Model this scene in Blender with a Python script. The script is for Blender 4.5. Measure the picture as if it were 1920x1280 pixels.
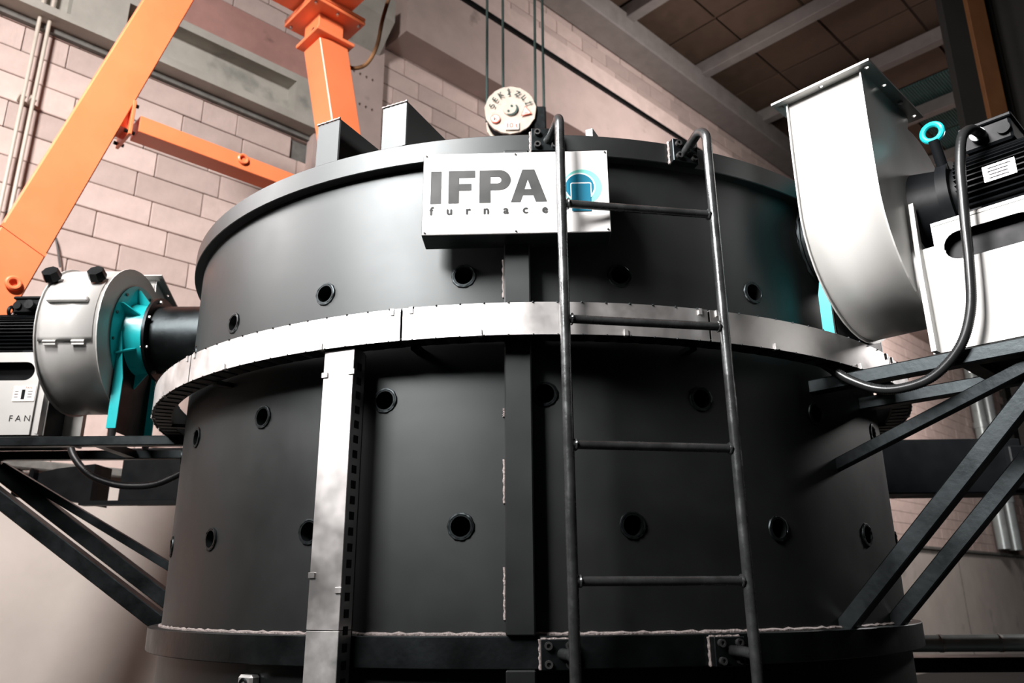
import bpy, bmesh, math, random
from mathutils import Vector, Matrix
random.seed(7)
PI = math.pi
for o in list(bpy.data.objects): bpy.data.objects.remove(o)
S = bpy.context.scene
COL = S.collection

# ------------------------------------------------------------------ camera
cd = bpy.data.cameras.new('camera'); cam = bpy.data.objects.new('camera', cd); COL.objects.link(cam)
R_, U_, F_ = Vector((0.72293, -0.69088, -0.00716)), Vector((-0.20657, -0.22601, 0.95197)), Vector((0.65932, 0.68673, 0.30610))
cam.matrix_world = Matrix(((R_.x, U_.x, -F_.x, -2.17304), (R_.y, U_.y, -F_.y, -2.17304), (R_.z, U_.z, -F_.z, 1.6), (0, 0, 0, 1)))
cd.sensor_width = 36; cd.lens = 27.775; cd.clip_start = 0.05; cd.clip_end = 200
cd.dof.use_dof = True; cd.dof.focus_distance = 2.0; cd.dof.aperture_fstop = 5.0
S.camera = cam
# ------------------------------------------------------------------ world, lamps, exposure
w = bpy.data.worlds.new('hall_ambient'); S.world = w; w.use_nodes = True
bg = w.node_tree.nodes['Background']; bg.inputs[0].default_value = (0.45, 0.62, 0.66, 1); bg.inputs[1].default_value = 0.012
S.view_settings.view_transform = 'Standard'; S.view_settings.look = 'None'
S.view_settings.exposure = 0.0; S.view_settings.gamma = 1.0; S.view_settings.use_curve_mapping = False
def area(name, loc, target, size, power, col, size_y=None, spread=None):
    l = bpy.data.lights.new(name, 'AREA'); l.energy = power; l.color = col; l.size = size
    if size_y: l.shape = 'RECTANGLE'; l.size_y = size_y
    if spread: l.spread = math.radians(spread)
    o = bpy.data.objects.new(name, l); COL.objects.link(o); o.location = loc
    o.rotation_euler = (Vector(target) - Vector(loc)).to_track_quat('-Z', 'Y').to_euler()
    return o
area('flood_light', (-4.6, -1.0, 4.95), (0.5, -1.2, 4.1), 1.9, 330, (1.0, 0.96, 0.945), spread=80)
area('wall_fill_near', (-4.8, -1.4, 7.0), (-0.2, 4.8, 3.0), 1.0, 370, (1.0, 0.94, 0.91), spread=100)  # added fill lamp so the near block wall is lit
area('side_light', (-4.6, 3.0, 5.4), (0.2, -0.4, 3.9), 1.6, 90, (1.0, 0.93, 0.91), spread=72)
area('hall_light_right', (6.0, -2.6, 4.6), (0.5, -0.8, 1.9), 0.8, 16, (1.0, 0.95, 0.93), spread=60)
area('wall_fill', (6.5, 0.5, 8.2), (7, 4.8, 8.0), 1.2, 120, (1.0, 0.9, 0.86), spread=130)  # added fill for the upper wall to the right
area('wall_fill_far', (14, 1.5, 7.5), (16, 4.8, 6), 1.5, 220, (1.0, 0.88, 0.84), spread=130)  # one more added fill, brightens the distant end of the wall

# ------------------------------------------------------------------ materials
MATS = {}
def mat(name, base, rough=0.5, metal=0.0, var=0.12, scale=6.0, bump=0.0, bscale=40.0, rvar=0.08, rnd=0.0, spec=0.5, stain=None, stretch=None):
    if name in MATS: return MATS[name]
    m = bpy.data.materials.new(name); m.use_nodes = True; nt = m.node_tree; N = nt.nodes; L = nt.links
    b = N['Principled BSDF']; b.inputs['Metallic'].default_value = metal; b.inputs['Roughness'].default_value = rough
    b.inputs['Specular IOR Level'].default_value = spec
    tc = N.new('ShaderNodeTexCoord'); src = tc.outputs['Object']
    if stretch:
        mp = N.new('ShaderNodeMapping'); mp.inputs['Scale'].default_value = stretch; L.new(src, mp.inputs[0]); src = mp.outputs[0]
    n1 = N.new('ShaderNodeTexNoise'); n1.inputs['Scale'].default_value = scale; n1.inputs['Detail'].default_value = 6; n1.inputs['Roughness'].default_value = .6
    L.new(src, n1.inputs['Vector'])
    r = N.new('ShaderNodeValToRGB'); L.new(n1.outputs['Fac'], r.inputs[0])
    r.color_ramp.elements[0].position = .3; r.color_ramp.elements[1].position = .7
    r.color_ramp.elements[0].color = tuple(c * (1 - var) for c in base) + (1,)
    r.color_ramp.elements[1].color = tuple(min(1, c * (1 + var)) for c in base) + (1,)
    cur = r.outputs[0]
    if stain:
        col, thr, sc = stain
        n3 = N.new('ShaderNodeTexNoise'); n3.inputs['Scale'].default_value = sc; n3.inputs['Detail'].default_value = 8; L.new(src, n3.inputs['Vector'])
        r3 = N.new('ShaderNodeValToRGB'); r3.color_ramp.elements[0].position = thr; r3.color_ramp.elements[1].position = thr + .12; L.new(n3.outputs['Fac'], r3.inputs[0])
        mx = N.new('ShaderNodeMixRGB'); L.new(r3.outputs[0], mx.inputs[0]); L.new(cur, mx.inputs[1]); mx.inputs[2].default_value = tuple(col) + (1,); cur = mx.outputs[0]
    if rnd:
        oi = N.new('ShaderNodeObjectInfo'); mr = N.new('ShaderNodeMapRange'); L.new(oi.outputs['Random'], mr.inputs[0])
        mr.inputs['To Min'].default_value = 1 - rnd; mr.inputs['To Max'].default_value = 1 + rnd
        hs = N.new('ShaderNodeHueSaturation'); L.new(mr.outputs[0], hs.inputs['Value']); L.new(cur, hs.inputs['Color']); cur = hs.outputs[0]
    L.new(cur, b.inputs['Base Color'])
    if rvar:
        mr2 = N.new('ShaderNodeMapRange'); L.new(n1.outputs['Fac'], mr2.inputs[0])
        mr2.inputs['From Min'].default_value = .3; mr2.inputs['From Max'].default_value = .7
        mr2.inputs['To Min'].default_value = max(.03, rough - rvar); mr2.inputs['To Max'].default_value = min(1, rough + rvar); L.new(mr2.outputs[0], b.inputs['Roughness'])
    if bump:
        n2 = N.new('ShaderNodeTexNoise'); n2.inputs['Scale'].default_value = bscale; n2.inputs['Detail'].default_value = 5; L.new(src, n2.inputs['Vector'])
        bp = N.new('ShaderNodeBump'); bp.inputs['Strength'].default_value = bump; bp.inputs['Distance'].default_value = .01; L.new(n2.outputs['Fac'], bp.inputs['Height']); L.new(bp.outputs[0], b.inputs['Normal'])
    MATS[name] = m; return m
def M(n): return MATS[n]
mat('shell_paint', (0.055, 0.059, 0.060), .49, 0.97, .08, 3, .03, 14, .05, spec=.3, stain=((.062, .064, .065), .64, 2.2))
mat('black_steel', (0.027, 0.032, 0.034), .40, 0.95, .2, 8, .05, 60, .08, spec=.3)
mat('rail_steel', (0.085, 0.09, 0.092), .27, .75, .35, 18, .05, 80, .1)
mat('dark_hole', (0.006, 0.006, 0.006), .8, 0, 0, rvar=0)
mat('weld', (0.26, 0.225, 0.215), .5, .1, .3, 40, .6, 160, .1)
mat('galvanised', (0.80, 0.785, 0.775), .40, .95, .10, 7, .02, 20, .1, stain=((.5, .47, .46), .62, 5), stretch=(1, 1, 1))
mat('galvanised_old', (0.50, 0.50, 0.49), .45, .7, .2, 12, .04, 30, .1, stain=((.2, .21, .21), .6, 9))
mat('tray_inside', (0.06, 0.06, 0.06), .5, .5, .2, 9)
mat('sign_white', (0.82, 0.81, 0.80), .42, 0, .02, 3, rvar=.04)
mat('sign_edge', (0.32, 0.32, 0.31), .4, .6, .1, 5)
mat('sign_black', (0.045, 0.048, 0.048), .38, 0, .1, 12)
mat('sign_teal', (0.20, 0.62, 0.55), .4, 0, .04, 6)
mat('sign_blue', (0.005, 0.16, 0.26), .4, 0, .05, 6)
mat('fan_grey', (0.50, 0.50, 0.485), .38, .1, .05, 4, .02, 12, .05)
mat('turquoise', (0.012, 0.42, 0.45), .30, 0, .06, 6, rvar=.05)
mat('motor_black', (0.005, 0.006, 0.007), .45, 0, .15, 9, spec=.12)
mat('rubber', (0.012, 0.012, 0.013), .45, 0, .1, 9)
mat('conduit', (0.035, 0.037, 0.038), .3, .6, .1, 9)
mat('bolt', (0.12, 0.12, 0.12), .35, .8, .2, 20)
mat('chrome_bolt', (0.5, 0.5, 0.48), .3, .9, .1, 20)
mat('orange', (0.90, 0.225, 0.09), .33, 0, .06, 3, .03, 8, .08, spec=.6)
mat('block', (0.60, 0.485, 0.445), .85, 0, .10, 5, .25, 30, .04, rnd=.15, stain=((.36, .30, .28), .68, 2.5))
mat('mortar', (0.16, 0.16, 0.15), .9, 0, .3, 8, .3, 30)
mat('concrete', (0.40, 0.39, 0.35), .8, 0, .14, 3, .2, 25, .05, stain=((.22, .23, .21), .6, 2.2))
mat('concrete_pink', (0.50, 0.40, 0.37), .8, 0, .10, 2.5, .15, 20, .05, stain=((.30, .24, .22), .66, 3))
mat('plaster_pink', (0.42, 0.235, 0.205), .85, 0, .14, 3, .25, 18, .05, stain=((.14, .08, .07), .68, 3.2))
mat('plaster_cream', (0.62, 0.575, 0.53), .8, 0, .08, 1.6, .12, 14, .05, stain=((.44, .42, .39), .62, 1.4))
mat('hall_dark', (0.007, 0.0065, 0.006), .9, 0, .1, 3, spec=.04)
mat('roof_brown', (0.13, 0.085, 0.06), .7, 0, .15, 4, rnd=.12)
mat('purlin', (0.28, 0.26, 0.25), .7, 0, .12, 5)
mat('skylight', (0.10, 0.20, 0.19), .35, 0, .2, 8)
mat('floor_concrete', (0.035, 0.036, 0.036), .7, 0, .15, 2, .1, 12)
mat('pvc_white', (0.58, 0.53, 0.46), .4, 0, .05, 5)
mat('pipe_wrap', (0.42, 0.48, 0.48), .35, .3, .12, 5)
mat('hook_plate', (0.48, 0.42, 0.36), .6, .2, .14, 14, .15, 40, stain=((.3, .25, .22), .62, 16))
mat('rope', (0.03, 0.055, 0.05), .6, .2, .1, 30)
mat('label_white', (0.85, 0.80, 0.76), .5, 0, .02, 5)
mat('label_red', (0.72, 0.12, 0.07), .5, 0, .05, 5)
mat('letter_green', (0.012, 0.05, 0.045), .5, 0, .05, 9)
mat('cable_brown', (0.24, 0.12, 0.05), .5, 0, .2, 9)
mat('orange_in_shade', (0.035, 0.014, 0.005), .7, 0, .2, 5, spec=.08)  # orange paint darkened to look as if in shade
mat('plate_silver', (0.62, 0.62, 0.60), .35, .5, .1, 30)

# ------------------------------------------------------------------ mesh helpers
class MB:
    def __init__(s): s.bm = bmesh.new()
    def box(s, c, size, rot=None, bev=0.0):
        r = bmesh.ops.create_cube(s.bm, size=1.0); vs = r['verts']
        bmesh.ops.scale(s.bm, vec=size, verts=vs)
        if bev:
            es = list({e for v in vs for e in v.link_edges})
            q = bmesh.ops.bevel(s.bm, geom=es, offset=bev, segments=1, affect='EDGES', profile=.5)
            vs = list({v for f in q['faces'] for v in f.verts} | {v for v in vs if v.is_valid})
        if rot is not None: bmesh.ops.transform(s.bm, matrix=rot.to_4x4(), verts=vs)
        bmesh.ops.translate(s.bm, vec=c, verts=vs); return s
    def bar(s, p0, p1, wd, ht, up=(0, 0, 1), bev=0.0):
        p0 = Vector(p0); p1 = Vector(p1); d = p1 - p0; x = d.normalized(); y = Vector(up).cross(x).normalized(); z = x.cross(y)
        return s.box((p0 + p1) / 2, (d.length, wd, ht), Matrix((x, y, z)).transposed(), bev)
    def cyl(s, p0, p1, r0, r1=None, seg=24, cap=True):
        p0 = Vector(p0); p1 = Vector(p1); d = p1 - p0; r1 = r0 if r1 is None else r1
        bmesh.ops.create_cone(s.bm, cap_ends=cap, segments=seg, radius1=r0, radius2=r1, depth=d.length,
            matrix=Matrix.Translation((p0 + p1) / 2) @ d.to_track_quat('Z', 'Y').to_matrix().to_4x4()); return s
    def sweep(s, pts, r, seg=12, closed=False, cap=True, ro=None):
        pts = [Vector(p) for p in pts]; n = len(pts); rings = []; nrm = None
        for i, p in enumerate(pts):
            a = pts[(i - 1) % n] if (closed or i) else p; b = pts[(i + 1) % n] if (closed or i < n - 1) else p
            t = (b - a).normalized()
            if nrm is None: nrm = t.orthogonal().normalized()
            nrm = (nrm - t * nrm.dot(t)).normalized(); bi = t.cross(nrm)
            rr = r[i] if isinstance(r, (list, tuple)) else r
            rings.append([s.bm.verts.new(p + (nrm * math.cos(2 * PI * k / seg) + bi * math.sin(2 * PI * k / seg)) * rr) for k in range(seg)])
        for i in range(n if closed else n - 1):
            A = rings[i]; B = rings[(i + 1) % n]
            for k in range(seg): s.bm.faces.new((A[k], A[(k + 1) % seg], B[(k + 1) % seg], B[k]))
        if cap and not closed: s.bm.faces.new(rings[0][::-1]); s.bm.faces.new(rings[-1])
        return s
    def lathe(s, prof, a0=0, a1=2 * PI, n=64, close_prof=True, axis='z', caps=True):
        full = abs(a1 - a0 - 2 * PI) < 1e-6; st = n if full else n + 1; rings = []
        for i in range(st):
            a = a0 + (a1 - a0) * i / n
            rings.append([s.bm.verts.new((r * math.cos(a), r * math.sin(a), z) if axis == 'z' else (z, r * math.cos(a), r * math.sin(a))) for r, z in prof])
        m = len(prof)
        for i in range(n):
            A = rings[i]; B = rings[(i + 1) % st]
            for k in range(m if close_prof else m - 1):
                s.bm.faces.new((A[k], B[k], B[(k + 1) % m], A[(k + 1) % m]))
        if not full and close_prof and caps: s.bm.faces.new(rings[0]); s.bm.faces.new(rings[-1][::-1])
        return s
    def plate(s, outer, th, holes=(), frame=Matrix()):
        b = bmesh.new(); es = []
        for lp in [outer] + list(holes):
            vs = [b.verts.new((p[0], p[1], 0)) for p in lp]
            es += [b.edges.new((vs[i], vs[(i + 1) % len(vs)])) for i in range(len(vs))]
        bmesh.ops.triangle_fill(b, use_beauty=True, use_dissolve=False, edges=es)
        if holes:
            for fc in list(b.faces):
                c = fc.calc_center_median()
                for h in holes:
                    if inpoly(c.x, c.y, h): b.faces.remove(fc); break
        bmesh.ops.recalc_face_normals(b, faces=b.faces)
        if b.faces and sum(f.normal.z for f in b.faces) < 0: bmesh.ops.reverse_faces(b, faces=b.faces)
        q = bmesh.ops.extrude_face_region(b, geom=list(b.faces)); vv = [v for v in q['geom'] if isinstance(v, bmesh.types.BMVert)]
        bmesh.ops.translate(b, vec=(0, 0, -th), verts=vv)
        bmesh.ops.recalc_face_normals(b, faces=b.faces)
        b.transform(frame); me = bpy.data.meshes.new('t'); b.to_mesh(me); b.free(); s.bm.from_mesh(me); bpy.data.meshes.remove(me); return s
    def done(s, name, m, parent=None, smooth=35, loc=None, rotz=None):
        me = s.mesh(name, m, smooth); return link(name, me, parent, loc, rotz)
    def mesh(s, name, m, smooth=35):
        me = bpy.data.meshes.new(name); bmesh.ops.recalc_face_normals(s.bm, faces=s.bm.faces); s.bm.to_mesh(me); s.bm.free()
        me.materials.append(M(m) if isinstance(m, str) else m)
        if smooth: me.shade_smooth(); me.set_sharp_from_angle(angle=math.radians(smooth))
        return me
def inpoly(x, y, P):
    c = False
    for i in range(len(P)):
        x1, y1 = P[i][0], P[i][1]; x2, y2 = P[i - 1][0], P[i - 1][1]
        if (y1 > y) != (y2 > y) and x < (x2 - x1) * (y - y1) / (y2 - y1) + x1: c = not c
    return c
def link(name, me, parent=None, loc=None, rotz=None):
    o = bpy.data.objects.new(name, me); COL.objects.link(o); o.parent = parent
    if loc is not None: o.location = loc
    if rotz is not None: o.rotation_euler = (0, 0, rotz)
    return o
def thing(name, label, cat, loc=(0, 0, 0), rz=0, group=None):
    o = bpy.data.objects.new(name, None); COL.objects.link(o); o.location = loc; o.rotation_euler = (0, 0, rz); o.empty_display_size = .1
    return tag(o, label, cat, group)
def tag(o, label, cat, group=None):
    o['label'] = label; o['category'] = cat
    if group: o['group'] = group
    return o
def struct(o, label=None):
    o['kind'] = 'structure'
    if label: o['label'] = label
    return o
def pol(r, deg, z): a = math.radians(deg); return Vector((r * math.cos(a), r * math.sin(a), z))
def smoothpath(pts, n=8):
    P = [Vector(p) for p in pts]; out = []
    for i in range(len(P) - 1):
        a = P[max(i - 1, 0)]; b = P[i]; c = P[i + 1]; d = P[min(i + 2, len(P) - 1)]
        for k in range(n):
            t = k / n; out.append(.5 * ((2 * b) + (c - a) * t + (2 * a - 5 * b + 4 * c - d) * t * t + (3 * b - a - 3 * c + d) * t ** 3))
    out.append(P[-1]); return out
def arc(cx, cy, r, a0, a1, n): return [(cx + r * math.cos(math.radians(a0 + (a1 - a0) * i / n)), cy + r * math.sin(math.radians(a0 + (a1 - a0) * i / n))) for i in range(n + 1)]
def text_mesh(txt, size, m, ext=.0006, off=0.0, align='CENTER'):
    c = bpy.data.curves.new('txt', 'FONT'); c.body = txt; c.size = size; c.extrude = ext; c.offset = off; c.align_x = align; c.resolution_u = 4
    o = bpy.data.objects.new('txt', c); COL.objects.link(o); dg = bpy.context.evaluated_depsgraph_get(); dg.update()
    me = bpy.data.meshes.new_from_object(o.evaluated_get(dg)); bpy.data.objects.remove(o); bpy.data.curves.remove(c)
    me.materials.clear(); me.materials.append(M(m)); return me
def bold(me, d):
    b = bmesh.new(); b.from_mesh(me)
    for dx, dy in ((d, 0), (-d, 0), (0, d), (0, -d)):
        m2 = me.copy(); m2.transform(Matrix.Translation((dx, dy, d * .02 * (dx + dy) / d))); b.from_mesh(m2); bpy.data.meshes.remove(m2)
    b.to_mesh(me); b.free(); return me
def frame_xyz(o, x, y, z): return Matrix(((x[0], y[0], z[0], o[0]), (x[1], y[1], z[1], o[1]), (x[2], y[2], z[2], o[2]), (0, 0, 0, 1)))
def project(P):
    d = Vector(P) - cam.matrix_world.translation; z = d.dot(F_)
    return (960 + 1481.3 * d.dot(R_) / z, 640 - 1481.3 * d.dot(U_) / z, z) if z > .1 else (-9999, -9999, z)

# ------------------------------------------------------------------ the hall: floor, block wall, concrete frame, roof
YW = 4.83
struct(MB().box((12, -2, -.1), (40, 15, .2)).done('floor', 'floor_concrete', smooth=0))
wl = struct(MB().box((12, YW + .13, 5.4), (40, .2, 10.8)).done('wall_left', 'mortar', smooth=0), 'pale pink block wall with thin dark joints')
H, LB = .249, .6125
def unit_block():
    b = MB().box((0, 0, 0), (LB - .008, .1, H - .009), bev=.006); return b.mesh('block', 'block', 0)
bme = unit_block()
offs = {0: .305, 1: .13, 2: -.794, 3: -.052, 4: -.199, 5: -.038}
blocks = []
for k in range(-17, 15):
    zt = 6.318 - H * k; zc = zt - H / 2
    if zc < 2.62 or zc > 10.55: continue
    off = offs.get(k, (k * .37 % 1) * LB)
    n = -6
    while True:
        x0 = off + n * LB; n += 1
        if x0 > 26: break
        if x0 < -4.2: continue
        spans = [(x0, x0 + LB)]
        if k == 0 and n - 1 == 0: spans = [(x0, x0 + .357), (x0 + .357, x0 + LB + .352)]
        if k == 0 and n - 1 == 1: continue
        if random.random() < .06 and len(spans) == 1: q = random.uniform(.2, .4); spans = [(x0, x0 + q), (x0 + q, x0 + LB)]
        for a, b in spans: blocks.append(((a + b) / 2, zc, b - a))
def rank(b):
    x, y, z = project((b[0], YW, b[1])); ins = -40 < x < 1960 and -40 < y < 1320
    if 380 < x < 1480 and y > 275 + abs(x - 1000) * .13: ins = False
    if b[1] > 6.36 and b[1] < 7.5 and b[0] < 1.5: ins = False
    return (0 if ins else 1, z if z > 0 else 99)
blocks.sort(key=rank)
rest = MB()
for i, (x, z, L_) in enumerate(blocks):
    dy = random.uniform(-.004, .004)
    if i < 300:
        o = link('block', bme, wl, (x, YW + .05 - .02 + dy, z)); o.scale = ((L_ - .008) / (LB - .008), 1, 1)
    else: rest.box((x, YW + .03 + dy, z), (L_ - .008, .1, H - .009))
r_ = rest.done('blocks_beyond', 'block', wl, 0); r_['kind'] = 'stuff'
# lower smooth wall
lw = struct(MB().box((12, YW - .0, 1.27), (40, .16, 2.54)).done('wall_lower_left', 'plaster_cream', smooth=0), 'smooth cream lower wall below the blocks')
for i, x in enumerate((2.5, 8.5, 14.5, 19.5, 24.4)):
    MB().box((x, YW - .083, 1.27), (.03, .01, 2.5)).done('joint', 'mortar', lw, 0)
struct(MB().box((12, YW - .05, 2.575), (40, .2, .07), bev=.01).done('trim_1', 'mortar', smooth=0), 'dark ledge on top of the lower wall')
# ring beam with a recessed panel, pink plaster band
tb = MB().plate([(-8, 6.385), (1.45, 6.385), (1.45, 6.94), (-8, 6.94)], .22,
    [[(-7.6, 6.46), (-1.0, 6.46), (-1.0, 6.85), (-7.6, 6.85)], [(-.55, 6.47), (1.16, 6.47), (1.16, 6.85), (-.55, 6.85)]],
    frame_xyz((0, YW - .24, 0), (1, 0, 0), (0, 0, 1), (0, -1, 0)))
t2 = struct(tb.done('trim_2', 'concrete', smooth=0), 'grey concrete beam with recessed panels on the block wall')
MB().box((-3.2, YW - .03, 6.66), (9.2, .05, .54)).done('panel', 'concrete', t2, 0)
MB().bar((-8, YW - .04, 6.355), (1.45, YW - .04, 6.355), .06, .05).done('joint_strip', 'mortar', t2, 0)
struct(MB().box((-3.2, YW - .04, 7.22), (9.3, .1, .56)).done('trim_3', 'plaster_pink', smooth=0), 'stained dark pink plaster band above the concrete beam')
# column with holes, corbel, crane runway beam
cb = [(1.45, 0), (2.3, 0), (2.3, 8.3), (1.45, 8.3)]
hl = []
for zz, xs in ((7.40, (1.90, 1.985, 2.07, 2.155)), (7.0, (2.0, 2.085, 2.17))):
    for x in xs: hl.append(arc(x, zz, .021, 0, 330, 11))
col = struct(MB().plate(cb, .14, hl, frame_xyz((0, YW - .16, 0), (1, 0, 0), (0, 0, 1), (0, -1, 0))).done('trim_4', 'concrete_pink', smooth=0), 'concrete column with rows of small round holes')
MB().box((1.87, YW - .01, 7.2), (.7, .02, .7)).done('hole_backing', 'dark_hole', col, 0)
MB().plate([(0, 0), (.3, .3), (.3, .6), (0, .6)], .72, (), frame_xyz((1.5, YW - .16, 7.78), (0, -1, 0), (0, 0, 1), (-1, 0, 0))).done('corbel', 'concrete', col, 0)
rb = MB().plate([(0, 0), (-.45, 0), (-.45, .95), (0, .95)], 28, (), frame_xyz((30.4, YW, 8.07), (0, 1, 0), (0, 0, 1), (1, 0, 0)))
t5 = struct(rb.done('trim_5', 'concrete_pink', smooth=0), 'pale concrete crane runway beam along the block wall')
MB().box((16.4, YW - .44, 9.05), (28, .1, .07)).done('crane_rail', 'black_steel', t5, 0)
MB().box((16.4, YW - .2, 9.25), (28, .5, .34)).done('upper_ledge', 'block', t5, 0)
# roof
ce = struct(MB().box((14, -1, 11.15), (36, 14, .1)).done('ceiling', 'roof_brown', smooth=0), 'dark brown roof deck of wide panels')
pan = MB().box((0, 0, 0), (2.16, 1.16, .03), bev=.004).mesh('roof_panel', 'roof_brown', 0)
skm = MB()
for j in range(24): skm.cyl((-1.05, -.56 + j * .049, 0), (1.05, -.56 + j * .049, 0), .022, seg=6)
skm = skm.mesh('skylight_sheet', 'skylight', 40)
for i in range(9):
    for j in range(8):
        x = 1.3 + 2.2 * i + 1.1 + .3; y = 4.1 - 1.2 * j
        sky = (i >= 5 and i % 2 == 1 and j in (2, 3)) or (i == 6 and j == 2)
        link('skylight_sheet' if sky else 'roof_panel', skm if sky else pan, ce, (x, y, 11.06 + random.uniform(-.006, .006)))
for i in range(9):
    MB().box((2.5 + 2.2 * i - .06, -.6, 10.86), (.2, 10.6, .26), bev=.01).done('purlin', 'purlin', ce, 0)
struct(MB().box((14, YW - .28, 10.62), (34, .5, .42), bev=.02).done('trim_6', 'purlin', smooth=0), 'dark concrete eaves beam under the roof')
struct(MB().box((27.2, -1, 5.5), (.2, 14, 11)).done('wall_far', 'hall_dark', smooth=0))
struct(MB().box((12, -8.4, 5.5), (36, .2, 11)).done('wall_right', 'hall_dark', smooth=0))

# ------------------------------------------------------------------ furnace
R = 1.25
fu = thing('furnace', 'large round dark grey steel melting furnace with rows of round ports', 'furnace')
A0 = -160.2
# shell grid with round openings
cols = 240; zrows = [1.08, 1.2, 1.32, 1.44, 1.52, 1.62] 
for zc in (1.75, 2.055, 2.363): zrows += [zc + d for d in (-.065, -.0325, 0, .0325, .065)]
zrows += [1.9, 1.94, 2.2, 2.25, 2.48, 2.56, 2.62, 2.70]; zrows = sorted(zrows)
sb = bmesh.new(); G = {}
for j, z in enumerate(zrows):
    for i in range(cols): G[i, j] = sb.verts.new(pol(R, A0 + 1.5 * i, z))
ports = []
for zc, half in ((1.75, 0), (2.055, 6), (2.363, 0)):
    for q in range(20): ports.append(((12 * q + half) % cols, min(range(len(zrows)), key=lambda j: abs(zrows[j] - zc))))
skip = set()
for (i, j) in ports:
    for a in range(-2, 2):
        for b in range(-2, 2): skip.add(((i + a) % cols, j + b))
for j in range(len(zrows) - 1):
    for i in range(cols):
        if (i, j) in skip: continue
        sb.faces.new((G[i, j], G[(i + 1) % cols, j], G[(i + 1) % cols, j + 1], G[i, j + 1]))
ring = [(2, b) for b in range(-2, 3)] + [(a, 2) for a in range(1, -3, -1)] + [(-2, b) for b in range(1, -3, -1)] + [(a, -2) for a in range(-1, 2)]
PR = .0265
for (i, j) in ports:
    outer = [G[(i + a) % cols, j + b] for a, b in ring]; prev = outer
    for f in (.5, 1.0):
        cur = []
        for (a, b) in ring:
            ang = math.atan2(b * .0325, a * math.radians(1.5) * R); sq = (a * math.radians(1.5) * R, b * .0325); ci = (PR * math.cos(ang), PR * math.sin(ang))
            u = sq[0] * (1 - f) + ci[0] * f; v = sq[1] * (1 - f) + ci[1] * f
            cur.append(sb.verts.new(pol(R, A0 + 1.5 * i + math.degrees(u / R), zrows[j] + v)))
        for k in range(16): sb.faces.new((prev[k], prev[(k + 1) % 16], cur[(k + 1) % 16], cur[k]))
        prev = cur
bmesh.ops.recalc_face_normals(sb, faces=sb.faces)
if sum(f.normal.dot(f.calc_center_median()) for f in list(sb.faces)[:50]) < 0: bmesh.ops.reverse_faces(sb, faces=sb.faces)
me = bpy.data.meshes.new('shell'); sb.to_mesh(me); sb.free(); me.materials.append(M('shell_paint')); me.shade_smooth()
me.normals_split_custom_set_from_vertices([Vector((v.co.x, v.co.y, 0)).normalized() for v in me.vertices])
link('shell', me, fu)
# ports: tube through the shell with a weld collar
pt = MB().lathe([(.0265, -.10), (.0265, .004), (.023, .004), (.023, -.10)], n=20, axis='x')
pt.cyl((-.101, 0, 0), (-.099, 0, 0), .0265, seg=20)
ptm = pt.mesh('port', 'black_steel')
wb = MB(); n = 28
wb.sweep([(0.001 + .0008 * math.sin(7 * k), .0285 * math.cos(2 * PI * k / n), .0285 * math.sin(2 * PI * k / n)) for k in range(n)], [.0034 + .0009 * math.sin(k * 2.4) for k in range(n)], 6, True)
wbm = wb.mesh('weld_bead', 'black_steel')
for (i, j) in ports:
    a = A0 + 1.5 * i; o = link('port', ptm, fu, pol(R, a, zrows[j]), math.radians(a)); link('weld_bead', wbm, o)
# flanges
MB().lathe([(1.20, 2.683), (1.277, 2.683), (1.279, 2.685), (1.279, 2.741), (1.277, 2.743), (1.20, 2.743)], n=160).done('top_flange', 'shell_paint', fu)
MB().lathe([(0, 2.70), (1.21, 2.70), (1.21, 2.735), (0, 2.735)], n=96, close_prof=False).done('lid', 'shell_paint', fu)
MB().lathe([(1.24, 1.452), (1.286, 1.452), (1.288, 1.454), (1.288, 1.516), (1.286, 1.518), (1.24, 1.518)], n=160).done('base_flange', 'black_steel', fu)
wbd = [pol(1.2535, i * .75, 1.519 + .0012 * math.sin(i * 1.9)) for i in range(480)]
MB().sweep(wbd, [.0055 + .0012 * math.sin(i * 2.7) for i in range(480)], 6, True).done('base_weld', 'weld', fu)
# vertical stiffener posts
for a, z0, z1 in ((-136.0, 1.519, 2.684), (-136.0, 1.08, 1.452), (-46, 1.519, 2.684), (134, 1.519, 2.684), (44, 1.519, 2.684)):
    MB().box((R + .024, 0, (z0 + z1) / 2), (.056, .063, z1 - z0), bev=.003).done('post', 'shell_paint', fu, 0, rotz=math.radians(a))
for z0, z1 in ((2.30, 2.40), (1.80, 1.90), (1.55, 1.66), (2.0, 2.02)):
    MB().sweep([pol(R + .002, -137.6, z0 + (z1 - z0) * k / 12 ) for k in range(13)], [.004 + .0015 * math.sin(k * 2.3) for k in range(13)], 6).done('post_weld', 'weld', fu)
# lid beams: box tubes lying radially on the lid
for a, az in ((-160.75, 19.5), (-151.1, 21.5)):
    o = fu; p = pol(1.272, a, 0); dx = Vector((math.cos(math.radians(az)), math.sin(math.radians(az)), 0))
    b = MB(); q0 = p + Vector((0, 0, 2.811)); b.bar(q0, q0 + dx * 1.5, .082, .138, bev=.003)
    lb = b.done('lid_beam', 'shell_paint', fu, 0)
    s_ = Vector((-dx.y, dx.x, 0)); pts = []
    for t in range(-8, 9): pts.append(q0 + s_ * (.041 * t / 8) + Vector((0, 0, .069)) - dx * .001)
    MB().sweep(pts, [.003 + .0012 * math.sin(k * 2.2) for k in range(17)], 6).done('weld_seam', 'weld', lb)
MB().box(tuple(pol(1.22, -126.2, 2.757)), (.07, .02, .05), Matrix.Rotation(math.radians(20), 3, 'Z')).done('lifting_lug', 'shell_paint', fu, 0)
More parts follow.
